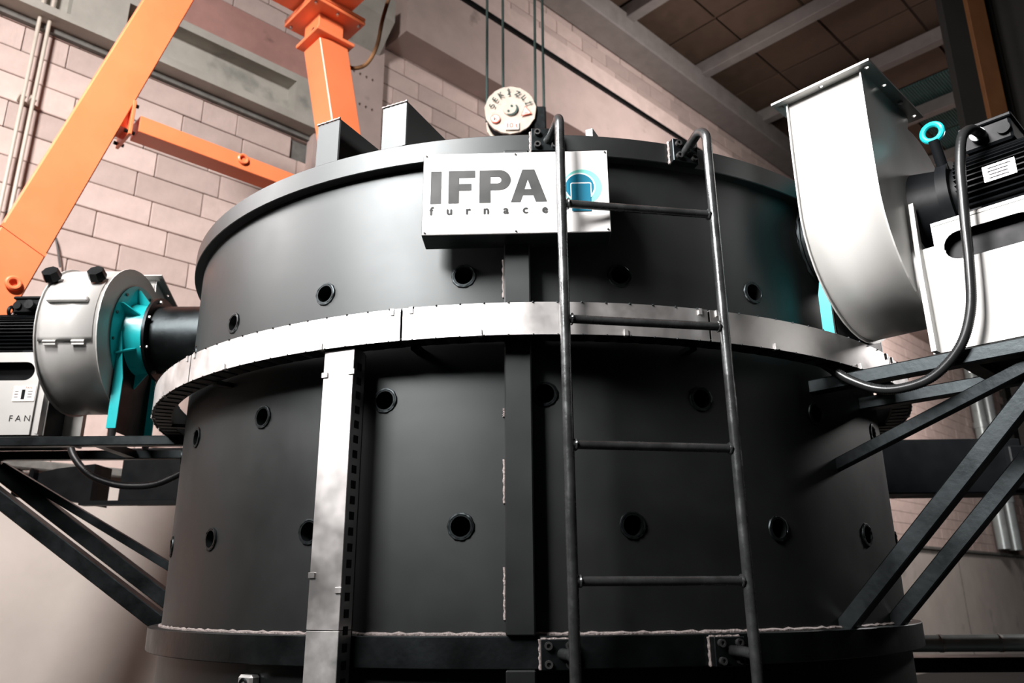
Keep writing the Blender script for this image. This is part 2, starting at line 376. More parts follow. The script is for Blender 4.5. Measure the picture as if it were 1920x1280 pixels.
# small lug under the flange
lg = MB().box(tuple(pol(1.262, -166.9, 1.405)), (.03, .05, .045), Matrix.Rotation(math.radians(-167), 3, 'Z'), bev=.006).done('lug', 'galvanised_old', fu, 0)
MB().sweep([pol(1.279, -166.9, 1.405) + Vector((-math.sin(math.radians(-167)) * .012 * math.cos(t), math.cos(math.radians(-167)) * .012 * math.cos(t), .014 * math.sin(t))) for t in [2 * PI * k / 16 for k in range(16)]], .003, 6, True).done('ring', 'black_steel', lg)
# crossbeam behind the furnace
XP = Vector((.70711, -.70711, 0)); YP = Vector((.70711, .70711, 0))
def fp(x, y, z): return XP * x + YP * y + Vector((0, 0, z))
cbm = thing('crossbeam', 'black steel box beam running horizontally behind the furnace', 'beam', tuple(fp(0, 1.47, -.32)), math.radians(-45)); cbm.scale = (1.2, 1.2, 1.2)
MB().box((.18, 0, 2.155), (4.2, .2, .25), bev=.006).done('beam_body', 'motor_black', cbm, 0)
MB().box((2.35, -.02, 2.14), (.3, .24, .2), bev=.006).done('end_block', 'motor_black', cbm, 0)
MB().plate([(0, 0), (.30, -.05), (.30, .14), (.12, .12), (0, .09)], .16, (), frame_xyz((-2.36, -.08, 2.07), (1, 0, 0), (0, 0, 1), (0, -1, 0))).done('arm', 'motor_black', cbm, 0)
cl = MB().box((-2.40, -.1, 2.12), (.022, .06, .13), bev=.004).done('clamp', 'motor_black', cbm, 0)
MB().cyl((-2.39, -.1, 2.165), (-2.33, -.1, 2.165), .014, seg=12).done('clamp_bolt', 'chrome_bolt', cl)
MB().box((-2.335, -.1, 2.15), (.022, .05, .075), bev=.006).done('clamp_jaw', 'motor_black', cl, 0)
MB().box((-1.8, -.12, 2.02), (.55, .05, .02)).done('lower_plate', 'motor_black', cbm, 0)

# ------------------------------------------------------------------ ring cable tray
RT, Z0, Z1 = 1.356, 2.169, 2.248
ct = thing('cable_tray', 'galvanised cable tray ring curving around the furnace', 'cable tray')
MB().lathe([(1.292, Z0 + .004), (RT - .003, Z0 + .004), (RT - .003, Z0 + .006), (1.294, Z0 + .006), (1.294, Z1), (1.292, Z1)], n=160).done('channel', 'tray_inside', ct)
bm_ = MB()
for k in range(150):
    a = 2.4 * k
    bm_.box(tuple(pol(1.322, a, Z0 + .003)), (.05, .034, .003), Matrix.Rotation(math.radians(a), 3, 'Z'))
q_ = bm_.done('slotted_base', 'black_steel', ct, 0); q_['kind'] = 'stuff'
seams = [-147.6 + 31.3 * k for k in range(-6, 6)]
clip = MB().box((0, 0, 0), (.003, .009, .015)).box((-.006, 0, .007), (.014, .009, .002)); clipm = clip.mesh('clip', 'galvanised', 0)
clipb = MB().box((0, 0, 0), (.003, .009, .015)).box((-.006, 0, -.007), (.014, .009, .002)).mesh('clip', 'galvanised', 0)
for k, a in enumerate(seams):
    a1 = min(a + 31.3, a + 360 - 31.3 * 11) if k == 11 else a + 31.3
    c = MB().lathe([(RT - .0025, Z0), (RT, Z0), (RT, Z1), (1.29, Z1 + .0), (1.29, Z1 - .002), (RT - .0025, Z1 - .002)], math.radians(a + .13), math.radians(a1 - .13), 26).done('cover', 'galvanised', ct)
    for d, top in ((1.0, 1), (a1 - a - 1.0, 1), (8, 0), (a1 - a - 9, 0)):
        link('clip', clipm if top else clipb, c, pol(RT + .002, a + d, Z1 - .007 if top else Z0 + .007), math.radians(a + d))
    nb = MB()
    for t in range(13):
        nb.box(tuple(pol(RT + .001, a + 1.2 + t * 2.4, Z1)), (.003, .004, .003)); nb.box(tuple(pol(RT - .001, a + 1.2 + t * 2.4, Z0)), (.004, .004, .003))
    nb.done('notches', 'black_steel', c, 0)['kind'] = 'stuff'
for k in range(12):
    a = -155 + 30 * k + 8
    MB().bar(pol(1.245, a, Z0 + .0), pol(1.30, a, Z0 + .0), .02, .012).done('support_bracket', 'black_steel', ct, 0)
# vertical drop
vt = thing('cable_tray', 'bright vertical cable tray dropping from the ring tray down the furnace', 'cable tray', (0, 0, 0), math.radians(-154.65))
MB().box((1.31, -.0, 1.70), (.055, .074, .93)).done('channel', 'tray_inside', vt, 0)
def cover(z0, z1, m, bulge=0):
    b = MB().box((1.342, 0, (z0 + z1) / 2), (.004, .083, z1 - z0), bev=.001).box((1.318, -.0405, (z0 + z1) / 2), (.048, .002, z1 - z0)).box((1.318, .0405, (z0 + z1) / 2), (.048, .002, z1 - z0))
    return b.done('cover', m, vt, 0)
c1 = cover(1.532, 2.166, 'galvanised'); c2 = cover(1.10, 1.530, 'galvanised_old')
for y, z in ((-.036, 2.106), (.038, 2.107), (-.035, 1.646), (.036, 1.614)): MB().box((1.346, y, z), (.004, .017, .013), bev=.001).done('clip', 'galvanised', c1, 0)
sl = MB()
for k in range(26): sl.box((1.318, .0417, 1.25 + k * .035), (.018, .002, .018))
sl.done('side_slots', 'dark_hole', c1, 0)['kind'] = 'stuff'

# ------------------------------------------------------------------ sign board
sg = thing('sign_board', 'white rectangular furnace sign with dark letters and teal logo', 'sign', (0, 0, 0), 0)
an = math.radians(-135.56); nrm = Vector((math.cos(an), math.sin(an), 0)); tx = Vector((-math.sin(an), math.cos(an), 0)); ctr = pol(1.36, -135.98, 2.5302)
W, Hs, T = .4541, .2201, .078
sg.matrix_world = frame_xyz(ctr, tx, (0, 0, 1), nrm)
MB().box((0, 0, -T / 2 - .002), (W, Hs, T), bev=.002).done('sign_box', 'black_steel', sg, 0)
MB().box((0, 0, -.0005), (W - .004, Hs - .002, .005), bev=.0008).done('face_panel', 'sign_white', sg, 0)
def P2(u, v): return (u - W / 2, Hs / 2 - v)
ZF = .0022
def flat(name, poly, m, holes=(), z=ZF, th=.0004, par=sg): return MB().plate([P2(*p) for p in poly], th, [[P2(*p) for p in h] for h in holes], Matrix.Translation((0, 0, z + th))).done(name, m, par, 0)
T0, B0 = .049, .1375
flat('letter_i', [(.020, T0), (.046, T0), (.046, B0), (.020, B0)], 'sign_black')
flat('letter_f', [(.0635, T0), (.1285, T0), (.1285, T0 + .0195), (.0895, T0 + .0195), (.0895, T0 + .036), (.1195, T0 + .036), (.1195, T0 + .0545), (.0895, T0 + .0545), (.0895, B0), (.0635, B0)], 'sign_black')
oc = [(p[0], p[1]) for p in arc(.188, T0 + .0275, .0275, -90, 90, 14)]
ic = arc(.184, T0 + .0275, .0085, -90, 90, 8)
flat('letter_p', [(.139, B0), (.139, T0)] + oc + [(.166, T0 + .055), (.166, B0)], 'sign_black', [[(.166, T0 + .019)] + ic + [(.166, T0 + .036)]])
flat('letter_a', [(.215, B0), (.244, T0), (.2735, T0), (.303, B0), (.2755, B0), (.2695, B0 - .018), (.2445, B0 - .018), (.2385, B0)], 'sign_black', [[(.2488, B0 - .035), (.2565, B0 - .061), (.2645, B0 - .035)]])
for ch, u in zip('furnace', (.023, .067, .112, .156, .2035, .250, .297)):
    link('letter', bold(text_mesh(ch, .030, 'sign_black', .0002), .0013), sg, (u - W / 2, Hs / 2 - .167, ZF + .0003))
def circ(u, v, r, n=48): return arc(u, v, r, 0, 360 - 360 / n, n - 1)
lo = flat('logo_ring', circ(.388, .1, .0475), 'sign_teal')
flat('logo_white_ring', circ(.382, .1, .0385), 'sign_white', z=ZF + .0004, par=lo)
flat('logo_disc', circ(.382, .1, .0345), 'sign_blue', z=ZF + .0008, par=lo)
def rrect(u0, v0, u1, v1, r): return arc(u0 + r, v0 + r, r, 180, 270, 5) + arc(u1 - r, v0 + r, r, 270, 360, 5) + [(u1, v1), (u0, v1)]
flat('logo_square_outline', rrect(.3595, .0885, .4105, .128, .005), 'sign_white', z=ZF + .0012, par=lo)
flat('logo_square', rrect(.362, .0915, .408, .165, .003), 'sign_blue', z=ZF + .0016, par=lo)
for u, v in ((.008, .006), (W / 2, .006), (W - .008, .006), (.008, Hs - .006), (W / 2, Hs - .006), (W - .008, Hs - .006)):
    MB().cyl((u - W / 2, Hs / 2 - v, ZF), (u - W / 2, Hs / 2 - v, ZF + .003), .0028, .002, 10).done('screw', 'bolt', sg)

# ------------------------------------------------------------------ ladder
ld = thing('ladder', 'dark tubular steel ladder bolted to the front of the furnace', 'ladder')
for a, ap, ab in ((-131.55, -132.6, -131.9), (-116.15, -116.0, -115.4)):
    e = pol(1, a, 0); pts = [pol(1.29, ap, 2.708), pol(1.315, (a + ap) / 2, 2.712)]
    for k in range(9):
        t = k / 8 * PI / 2; pts.append(Vector((e.x * (1.368 + .042 * math.sin(t)), e.y * (1.368 + .042 * math.sin(t)), 2.722 - .042 + .042 * math.cos(t))))
    pts += [pol(1.41, a, z) for z in (2.5, 2.2, 1.9, 1.6, 1.3, 1.12)]
    MB().sweep(pts, .0118, 20).done('rail', 'rail_steel', ld)
    for rr, az, zc, hh in ((1.279, ap, 2.712, .066), (1.288, ab - .6, 1.482, .06)):
        p = MB().box((rr + .012, 0, zc), (.026, .074, hh), bev=.0015).done('mounting_plate', 'black_steel', ld, 0, rotz=math.radians(az))
        for sy in (-1, 1):
            for sz in (-1, 1):
                b = MB().lathe([(.0085, rr + .025), (.0085, rr + .034), (.0045, rr + .034), (.0045, rr + .028), (0, rr + .028)], n=12, axis='x', close_prof=False)
                bmesh.ops.translate(b.bm, vec=(0, sy * .022, zc + sz * .018), verts=b.bm.verts); b.done('bolt', 'bolt', p)
        pw = MB().sweep([(rr + .004, -.038, zc + hh * (-.5 + k / 10)) for k in range(11)], [.004 + .0012 * math.sin(k * 2.1) for k in range(11)], 6)
        pw.sweep([(rr + .004, -.037 + .074 * k / 10, zc + hh / 2) for k in range(11)], [.003 + .001 * math.sin(k * 2.1) for k in range(11)], 6).done('weld_seam', 'weld', p)
    MB().sweep([pol(1.30, ab - .4, 1.484), pol(1.36, (a + ab) / 2, 1.484), pol(1.405, a, 1.482)], .0115, 14).done('standoff', 'rail_steel', ld)
for z in (2.475, 2.188, 1.905, 1.6265):
    p0, p1 = pol(1.408, -131.3, z), pol(1.408, -116.3, z)
    rg = MB().cyl(p0, p1, .0098, seg=16).done('rung', 'rail_steel', ld)
    for p, q in ((p0, p1), (p1, p0)):
        d = (q - p).normalized(); u = Vector((0, 0, 1)); v = d.cross(u); n = 16; c = p + d * .0095
        MB().sweep([c + (u * math.cos(2 * PI * k / n) + v * math.sin(2 * PI * k / n)) * .0108 for k in range(n)], [.003 + .0008 * math.sin(k * 2.2) for k in range(n)], 6, True).done('weld_bead', 'rail_steel', rg)

# ------------------------------------------------------------------ blower fans
def rotyz(p, a): c, s = math.cos(a), math.sin(a); return (p[0] * c - p[1] * s, p[0] * s + p[1] * c)
def fan(az, x0, wd, za, zr, cone, rot, label, door):
    f = thing('blower_fan', label, 'fan', (0, 0, 0), math.radians(az), 'burner blower fans')
    # scroll outline (y, z) about the shaft
    arcp = []
    for k in range(33):
        th = 180 + 270 * k / 32; r = .292 + (.012 if th < 300 else .012 * (450 - th) / 150) - .03 * max(0, (th - 360) / 90) - .012 * max(0, (270 - th) / 90)
        arcp.append((r * math.cos(math.radians(th)), r * math.sin(math.radians(th))))
    prof = [(-.286, .325), (-.292, .15)] + arcp + [(.015, .29), (.02, .325)]
    ra = math.radians(rot)
    prof = [rotyz(p, ra) for p in prof]; NP = len(prof); x1 = x0 + wd
    wr = MB(); va = [wr.bm.verts.new((x0 + .003, y, za + z)) for y, z in prof]; vb = [wr.bm.verts.new((x1 - .003, y, za + z)) for y, z in prof]
    for k in range(NP - 1): wr.bm.faces.new((va[k], va[k + 1], vb[k + 1], vb[k]))
    wo = wr.done('scroll_wrap', 'fan_grey', f, 40); sm = wo.modifiers.new('thickness', 'SOLIDIFY'); sm.thickness = .004; sm.offset = 0
    lip = [((y * 1.035), (z * 1.035)) for y, z in prof]
    for xx in (x0, x1):
        MB().plate([(y, za + z) for y, z in lip], .004, (), frame_xyz((xx + .002, 0, 0), (0, 1, 0), (0, 0, 1), (1, 0, 0))).done('side_plate', 'fan_grey', f, 0)
    # outlet flange
    of = MB(); oy, oz = -.133, .325
    def L3(x, y, z): q = rotyz((y, z), ra); return (x, q[0], za + q[1])
    ux = Vector((1, 0, 0)); uy = Vector(L3(0, 1, 0)) - Vector(L3(0, 0, 0)); uz = ux.cross(uy)
    if uz.dot(Vector(L3(0, 0, 1)) - Vector(L3(0, 0, 0))) < 0: uz = -uz
    c = Vector(L3((x0 + x1) / 2, oy, oz)); hx, hy = wd / 2, .153
    def rect(a, b): return [(-a, -b), (a, -b), (a, b), (-a, b)]
    holes = [rect(hx - .004, hy - .004)]
    bh = [(sx * (hx + .017), yy) for sx in (-1, 1) for yy in (-.16, -.05, .06, .16)] + [(xx, sy * (hy + .017)) for sy in (-1, 1) for xx in (0,)]
    holes += [arc(a, b, .006, 0, 330, 11) for a, b in bh]
    fo = MB().plate(rect(hx + .034, hy + .034), .006, holes, frame_xyz(c, ux, uy, ux.cross(uy))).done('outlet_flange', 'sign_edge', f, 0)
    for a, b in bh[::3]:
        p = c + ux * a + uy * b; d = ux.cross(uy); MB().cyl(p - d * .012, p + d * .004, .007, seg=8).done('flange_bolt', 'chrome_bolt', fo)
    # inlet: turquoise plate, cone, gussets, bolts
    ip = MB().lathe([(.12, x0 - .008), (.222, x0 - .008), (.222, x0 - .001), (.12, x0 - .001)], n=48, axis='x')
    bmesh.ops.translate(ip.bm, vec=(0, 0, za), verts=ip.bm.verts); ip = ip.done('inlet_plate', 'turquoise', f)
    for k in range(12):
        t = 2 * PI * (k + .5) / 12; y, z = .205 * math.cos(t), za + .205 * math.sin(t)
        MB().cyl((x0 - .008, y, z), (x0 - .014, y, z), .0065, seg=6).done('plate_bolt', 'bolt', ip)
    ic_ = MB().lathe([(.150, x0 - .006), (.142, x0 - cone * .4), (.138, x0 - cone), (.13, x0 - cone), (.13, x0 - .006)], n=48, axis='x')
    bmesh.ops.translate(ic_.bm, vec=(0, 0, za), verts=ic_.bm.verts); ic_.done('inlet_cone', 'turquoise', f)
    if cone > .05:
        for t in (30, 75, 150, 210, 330, 270):
            t = math.radians(t); e = Vector((0, math.cos(t), math.sin(t))); o_ = Vector((0, 0, za))
            MB().plate([(0, .138), (-cone * .62, .138), (-.01, .205), (0, .205)], .006, (), frame_xyz(o_ + Vector((x0 - .008, 0, 0)) , (1, 0, 0), e, Vector((1, 0, 0)).cross(e))).done('gusset', 'turquoise', f, 0)
    # folded support plate down to the rails
    xs = x0 - .012; zb = zr + .032
    MB().plate([(-.15, zb), (.15, zb), (.15, za - .10), (.10, za - .02), (-.10, za - .02), (-.15, za - .10)], .004, [circ(0, za, .125, 24)] if 0 else (), frame_xyz((xs, 0, 0), (0, 1, 0), (0, 0, 1), (1, 0, 0))).done('support_plate', 'motor_black', f, 0)  # coloured black to stand for the shade on this face
    for sy in (-1, 1):
        zt = za - .01 if sy > 0 else za - .05
        lg_ = MB().plate([(0, zb), (-.036, zb), (-.036, za - .2), (-.004, zt), (0, zt)], .005, (), frame_xyz((xs, sy * .150 + .0025, 0), (1, 0, 0), (0, 0, 1), (0, -1, 0))).done('leg', 'turquoise', f, 0)
        MB().cyl((xs - .018, sy * .142, zb), (xs - .018, sy * .142, zr), .016, .012, 16).done('rubber_foot', 'rubber', lg_)
    # shaft guard
    MB().cyl((x1, 0, za), (x1 + .075, 0, za), .115, .10, 32).done('shaft_guard', 'motor_black', f)
    # lifting eye
    ey = (x1 + .012, .05, za + .255) if door else (x1 + .088, -.10, za + .175)
    MB().sweep([(ey[0] + .024 * math.cos(t), ey[1], ey[2] + .024 * math.sin(t)) for t in [2 * PI * k / 24 for k in range(24)]], .008, 10, True).done('lifting_eye', 'turquoise', f)
    MB().cyl((ey[0], ey[1] * .6, ey[2] - .10), (ey[0], ey[1], ey[2] - .022), .014, seg=12).done('eye_stem', 'motor_black', f)
    # motor pedestal
    xp0, xp1 = x1 + .052, x1 + .40; pz0, pz1 = zr + .012, za - .09
    pd = MB().box(((xp0 + xp1) / 2, 0, pz1 - .006), (xp1 - xp0, .27, .012), bev=.003)
    for sy in (-1, 1):
        slot = arc(xp0 + .058, pz1 - .076, .037, 90, 270, 10) + arc(xp0 + .19, pz1 - .076, .037, -90, 90, 10)
        pd.plate([(xp0, pz0), (xp1, pz0), (xp1, pz1), (xp0, pz1)], .004, [slot], frame_xyz((0, sy * .135 + (.002 if sy < 0 else .002), 0), (1, 0, 0), (0, 0, 1), (0, -1, 0)))
    pd = pd.done('pedestal', 'fan_grey', f, 0)
    MB().box(((xp0 + xp1) / 2, 0, (pz0 + pz1) / 2 - .004), (xp1 - xp0 - .03, .20, pz1 - pz0 - .03)).done('slot_shade_box', 'motor_black', pd, 0)  # black box added so the slots look dark inside
    for sy in (-1, 1):
        MB().plate([(0, pz0), (.034 * sy, pz0), (.034 * sy, za - .23), (.012 * sy, za - .02), (0, za - .02)] if sy > 0 else [(0, pz0), (0, za - .02), (.012 * sy, za - .02), (.034 * sy, za - .23), (.034 * sy, pz0)], .012, (), frame_xyz((x1 + .022, sy * .125, 0), (0, 1, 0), (0, 0, 1), (1, 0, 0))).done('edge_flange', 'fan_grey', pd, 0)
        MB().box((x1 + .03, sy * .1265, (pz0 + za - .15) / 2), (.05, .004, za - .15 - pz0)).done('side_web', 'fan_grey', pd, 0)
    MB().box(((xp0 + xp1) / 2, 0, zr + .006), (xp1 - xp0, .26, .012)).done('base_pad', 'rubber', pd, 0)
    # motor
    xm0, xm1 = x1 + .085, x1 + .43; mz = za + .005; mr = .088
    mo = MB().cyl((xm0, 0, mz), (xm1, 0, mz), mr, seg=40)
    for k in range(44):
        t = 2 * PI * k / 44; e = Vector((0, math.cos(t), math.sin(t))); mid = Vector(((xm0 + xm1) / 2, 0, mz)) + e * (mr + .008)
        mo.box(mid, (xm1 - xm0 - .06, .02, .0035), Matrix((Vector((1, 0, 0)), e, Vector((1, 0, 0)).cross(e))).transposed())
    mo.cyl((xm0 - .012, 0, mz), (xm0 + .016, 0, mz), .112, seg=40)
    mo = mo.done('motor', 'motor_black', f)
    for xx in (xm0 + .06, xm1 - .08):
        MB().box((xx, 0, za - .084), (.05, .22, .014), bev=.003).box((xx, .07, za - .08), (.045, .05, .03), bev=.004).box((xx, -.07, za - .08), (.045, .05, .03), bev=.004).done('motor_foot', 'motor_black', mo, 0)
    tbx = MB().box((xm0 + .115, 0, mz + .128), (.115, .125, .062), bev=.006).box((xm0 + .115, 0, mz + .163), (.125, .135, .012), bev=.003).done('terminal_box', 'motor_black', mo, 0)
    sy = 1 if door else -1
    MB().cyl((xm0 + .10, sy * .06, mz + .128), (xm0 + .10, sy * .085, mz + .128), .019, seg=20).done('cable_gland', 'conduit', mo)
    MB().cyl((xm0 + .155, sy * .06, mz + .128), (xm0 + .155, sy * .072, mz + .128), .016, seg=20).done('blank_plug', 'motor_black', mo)
    MB().sweep([(xm0 + .205, sy * .02 + .02 * math.cos(t), mz + .118 + .02 * math.sin(t)) for t in [2 * PI * k / 20 for k in range(20)]], .007, 8, True).done('lifting_ring', 'motor_black', mo)
    if not door:
        npl = MB().box((xm0 + .135, -mr - .019, mz + .0), (.072, .003, .042)).done('name_plate', 'plate_silver', mo, 0)
        for i in range(4): MB().box((xm0 + .135 + random.uniform(-.004, .004), -mr - .0208, mz + .013 - i * .0088), (.05 + random.uniform(-.012, .008), .0006, .0035)).done('print_line', 'motor_black', npl, 0)
    else:
        npl = MB().box((xp0 + .045, 0.1425, pz1 - .165), (.085, .002, .062), bev=.002).done('name_plate', 'label_white', pd, 0)
        link('print', text_mesh('FAN', .013, 'label_red', .0003), npl, (xp0 + .03, 0.1438, pz1 - .147)).rotation_euler = (PI / 2, 0, PI)
        MB().box((xp0 + .048, 0.1438, pz1 - .169), (.013, .0008, .038)).done('print_panel', 'motor_black', npl, 0)
        for i in range(3): MB().box((xp0 + .022, 0.1438, pz1 - .157 - i * .011), (.018, .0008, .0025)).done('print_line', 'bolt', npl, 0)
        for i in range(3): MB().box((xp0 + .074, 0.1438, pz1 - .157 - i * .011), (.014, .0008, .0025)).done('print_line', 'bolt', npl, 0)
        lo_ = link('print', text_mesh('F A N', .034, 'motor_black', .0004, -.0004), pd, (xp0 + .045, 0.1425, pz0 + .052)); lo_.rotation_euler = (PI / 2, 0, PI)
        # inspection door on the wrap, following its curve
        def rr(th): return (.292 + (.012 if th < 300 else .012 * (450 - th) / 150) - .03 * max(0, (th - 360) / 90) - .012 * max(0, (270 - th) / 90))
        def wp(x, deg, d=0):   # deg: world angle in yz about shaft, 0 = +y, 90 = up
            th = deg - rot
            while th < 180: th += 360
            while th >= 540: th -= 360
            r = rr(min(th, 450)) + d; return Vector((x, r * math.cos(math.radians(deg)), za + r * math.sin(math.radians(deg))))
        d0, d1 = -18, 30
        db = MB(); g0 = []
        for k in range(15):
            dg = d0 + (d1 - d0) * k / 14; g0.append([db.bm.verts.new(wp(x, dg, .005)) for x in (x0 + .018, x1 - .012)])
        for k in range(14): db.bm.faces.new((g0[k][0], g0[k + 1][0], g0[k + 1][1], g0[k][1]))
        dr = db.done('door', 'fan_grey', f); sm = dr.modifiers.new('thickness', 'SOLIDIFY'); sm.thickness = .004; sm.offset = 0
        hn = wp(0, 12, .014) - wp(0, 12, 0); hn.normalize()
        hc = wp((x0 + x1) / 2 + .01, 12, .014); tg = Vector((0, -hn.z, hn.y))
        MB().box(hc, (.155, .020, .022), Matrix((Vector((1, 0, 0)), hn, Vector((1, 0, 0)).cross(hn))).transposed(), bev=.004).done('handle', 'fan_grey', dr, 0)
        for xx in (x0 + .068, x1 - .058):
            p = wp(xx, d0, .008); MB().cyl(p - Vector((.024, 0, 0)), p + Vector((.024, 0, 0)), .0055, seg=10).box(p + Vector((0, -.003, -.006)), (.046, .006, .014)).done('hinge', 'fan_grey', dr)
        for xx in (x0 + .05, x1 - .008):
            p = wp(xx, 33, 0); n_ = (wp(xx, 33, .05) - p)
            kb = MB().cyl(p, p + n_ * .5, .012, seg=12).cyl(p + n_ * .35, p + n_ * 1.05, .034, .030, 7).done('knob', 'motor_black', dr)
    return f
fan(136, 1.602, .232, 2.605, 2.178, .095, 22, 'grey blower fan with inspection door, turquoise inlet, left of the furnace', True)
fan(-90, 1.335, .206, 2.585, 2.147, .03, 0, 'grey blower fan with open upward outlet above the ladder side of the furnace', False)
def duct(az, xa, xb, za, fl, label):
    d = thing('air_duct', label, 'duct', (0, 0, 0), math.radians(az), 'black air ducts')
    MB().cyl((xa, 0, za), (xb, 0, za), .138, seg=48).done('pipe', 'black_steel', d)
    b = MB().lathe([(.13, xb - .012), (.172, xb - .012), (.172, xb), (.13, xb)], n=48, axis='x')
    bmesh.ops.translate(b.bm, vec=(0, 0, za), verts=b.bm.verts); q = b.done('flange', 'black_steel', d)
    for k in range(8):
        t = 2 * PI * (k + .4) / 8; y, z = .156 * math.cos(t), za + .156 * math.sin(t)
        MB().cyl((xb - .022, y, z), (xb + .006, y, z), .007, seg=6).done('flange_bolt', 'chrome_bolt', q)
    n = 40
    MB().sweep([(xa + .05 + .003 * math.sin(k * 3), .14 * math.cos(2 * PI * k / n), za + .14 * math.sin(2 * PI * k / n)) for k in range(n)], [.006 + .002 * math.sin(2.3 * k) for k in range(n)], 6, True).done('weld_bead', 'black_steel', d)
duct(136, 1.18, 1.505, 2.605, 1, 'black round air duct joining the left blower fan to the furnace')
duct(-90, 1.20, 1.302, 2.585, 1, 'short black air duct stub behind the right blower fan')

# ------------------------------------------------------------------ fan brackets on the furnace
def bracket(az, zr, xe, dia, br, label):
    b = thing('fan_bracket', label, 'bracket', (0, 0, 0), math.radians(az), 'fan support brackets')
    for sy in (-1, 1):
        y = sy * .15
        MB().bar((1.22, y, zr - .018), (xe, y, zr - .018), .04, .036, bev=.003).done('rail', 'black_steel', b, 0)
        MB().bar((dia[0], y, dia[1]), (dia[2], y, dia[3]), dia[4], dia[4], bev=.003).done('diagonal_strut', 'black_steel', b, 0)
    for x in (1.62, xe - .02): MB().bar((x, -.15, zr - .018), (x, .15, zr - .018), .036, .03).done('cross_bar', 'black_steel', b, 0)
    MB().bar(br[0], br[1], .03, .03, bev=.002).done('brace', 'black_steel', b, 0)
    return b
bracket(136, 2.178, 2.32, (1.27, 1.50, 2.22, 2.14, .055), ((1.20, -.15, 1.60), (2.15, -.15, 2.12)), 'black steel bracket carrying the left blower fan')
bracket(-90, 2.147, 2.12, (1.225, 1.50, 1.84, 2.13, .041), ((1.235, -.07, 1.925), (1.80, -.13, 2.11)), 'black steel bracket carrying the right blower fan')

# ------------------------------------------------------------------ cables
def cable(name, pts, r, m, label, ribs=False, n=10):
    P = smoothpath(pts, n)
    if ribs:
        L = [0]
        for i in range(1, len(P)): L.append(L[-1] + (P[i] - P[i - 1]).length)
        st = .0022; Q = []; i = 0; d = 0
        while d < L[-1]:
            while L[i + 1] < d: i += 1
            t = (d - L[i]) / (L[i + 1] - L[i]); Q.append(P[i].lerp(P[i + 1], t)); d += st
        rr = [r + (.0009 if k % 2 else -.0009) for k in range(len(Q))]
        return tag(MB().sweep(Q, rr, 14).done(name, m, smooth=80), label, 'cable')
    return tag(MB().sweep(P, r, 10).done(name, m), label, 'cable')
def rf(x, y, z): return (y, -x, z)        # right fan frame -> world
cable('flexible_conduit', [rf(1.735, -.085, 2.713), rf(1.725, -.13, 2.712), rf(1.712, -.175, 2.675), rf(1.70, -.19, 2.60), rf(1.692, -.19, 2.52), rf(1.685, -.19, 2.443), rf(1.676, -.19, 2.334), rf(1.661, -.19, 2.231), rf(1.624, -.19, 2.148), rf(1.556, -.19, 2.09), rf(1.479, -.19, 2.075), rf(1.416, -.19, 2.087), rf(1.353, -.19, 2.124), rf(1.307, -.19, 2.165), rf(1.27, -.19, 2.20)], .0115, 'conduit', 'black ribbed conduit looping from the motor down to the ring tray', True)
def lf(x, y, z): a = math.radians(136); return (x * math.cos(a) - y * math.sin(a), x * math.sin(a) + y * math.cos(a), z)
cable('fan_cable', [lf(1.80, .02, 2.19), lf(1.76, .03, 2.12), lf(1.70, .03, 2.06), lf(1.62, .03, 2.025), lf(1.53, .03, 2.01), lf(1.42, .03, 2.02), lf(1.30, .03, 2.08)], .013, 'rubber', 'thick black cable sagging under the left fan bracket', True)

# ------------------------------------------------------------------ orange gantry
YO = 2.6
ga = thing('gantry_crane', 'orange steel gantry crane frame with slanted legs behind the furnace', 'crane', (0, YO, 0))
def lx(z): return -1.345 + .283 * (z - 3.55)
def rx(z): return .545 - .234 * (z - 5.08)
q = MB().bar((lx(0), 0, 0), (lx(5.95), 0, 5.95), .25, .23, up=(0, 1, 0), bev=.006).done('leg', 'orange', ga, 0)
for zz in (3.45,): MB().bar((lx(zz) - .005, -.002, zz), (lx(zz) + .005, -.002, zz + .02), .258, .236, up=(0, 1, 0)).done('weld_seam', 'orange', q, 0)
eye = MB().sweep([(lx(3.2) + .06 + .03 * math.cos(t), -.13, 3.2 + .03 * math.sin(t)) for t in [2 * PI * k / 20 for k in range(20)]], .012, 8, True).done('lashing_eye', 'orange', q)
lr = MB().bar((rx(0), 0, 0), (rx(5.72), 0, 5.72), .25, .24, up=(0, 1, 0), bev=.006).done('leg', 'orange', ga, 0)
capp = MB().box((rx(5.74), 0, 5.735), (.33, .33, .03), bev=.004).done('cap_plate', 'orange', ga, 0)
hs = MB().box((rx(5.82), 0, 5.83), (.22, .22, .17), bev=.006).done('neck', 'orange', ga, 0)
MB().box((rx(5.82), -.112, 5.765), (.13, .006, .018)).done('slot', 'dark_hole', hs, 0)
MB().cyl((rx(5.82) - .105, -.03, 5.79), (rx(5.82) - .114, -.03, 5.79), .028, seg=20).done('hole', 'dark_hole', hs)
for zz in (5.93, 5.965):
    pl = MB().box((rx(5.82), 0, zz), (.46, .46, .028), bev=.004).done('bolted_plate', 'orange', ga, 0)
    for a in (-.19, 0, .19):
        for b in (-.19, .19):
            MB().cyl((rx(5.82) + a, b, zz - .03), (rx(5.82) + a, b, zz + .03), .012, seg=6).done('plate_bolt', 'chrome_bolt', pl)
MB().box((rx(5.82) - .04, -3.2, 6.13), (.30, 6.7, .30), bev=.006).done('girder', 'orange', ga, 0)
MB().box((-.45, .02, 6.12), (1.35, .2, .24), bev=.006).done('tie_beam', 'orange', ga, 0)
MB().plate([(0, 0), (.26, 0), (.02, .22), (0, .22)], .02, (), frame_xyz((rx(5.82) - .19, -.12, 5.98), (-1, 0, 0), (0, 0, 1), (0, 1, 0))).done('gusset', 'orange', ga, 0)
bx0, bx1 = -.88, .62
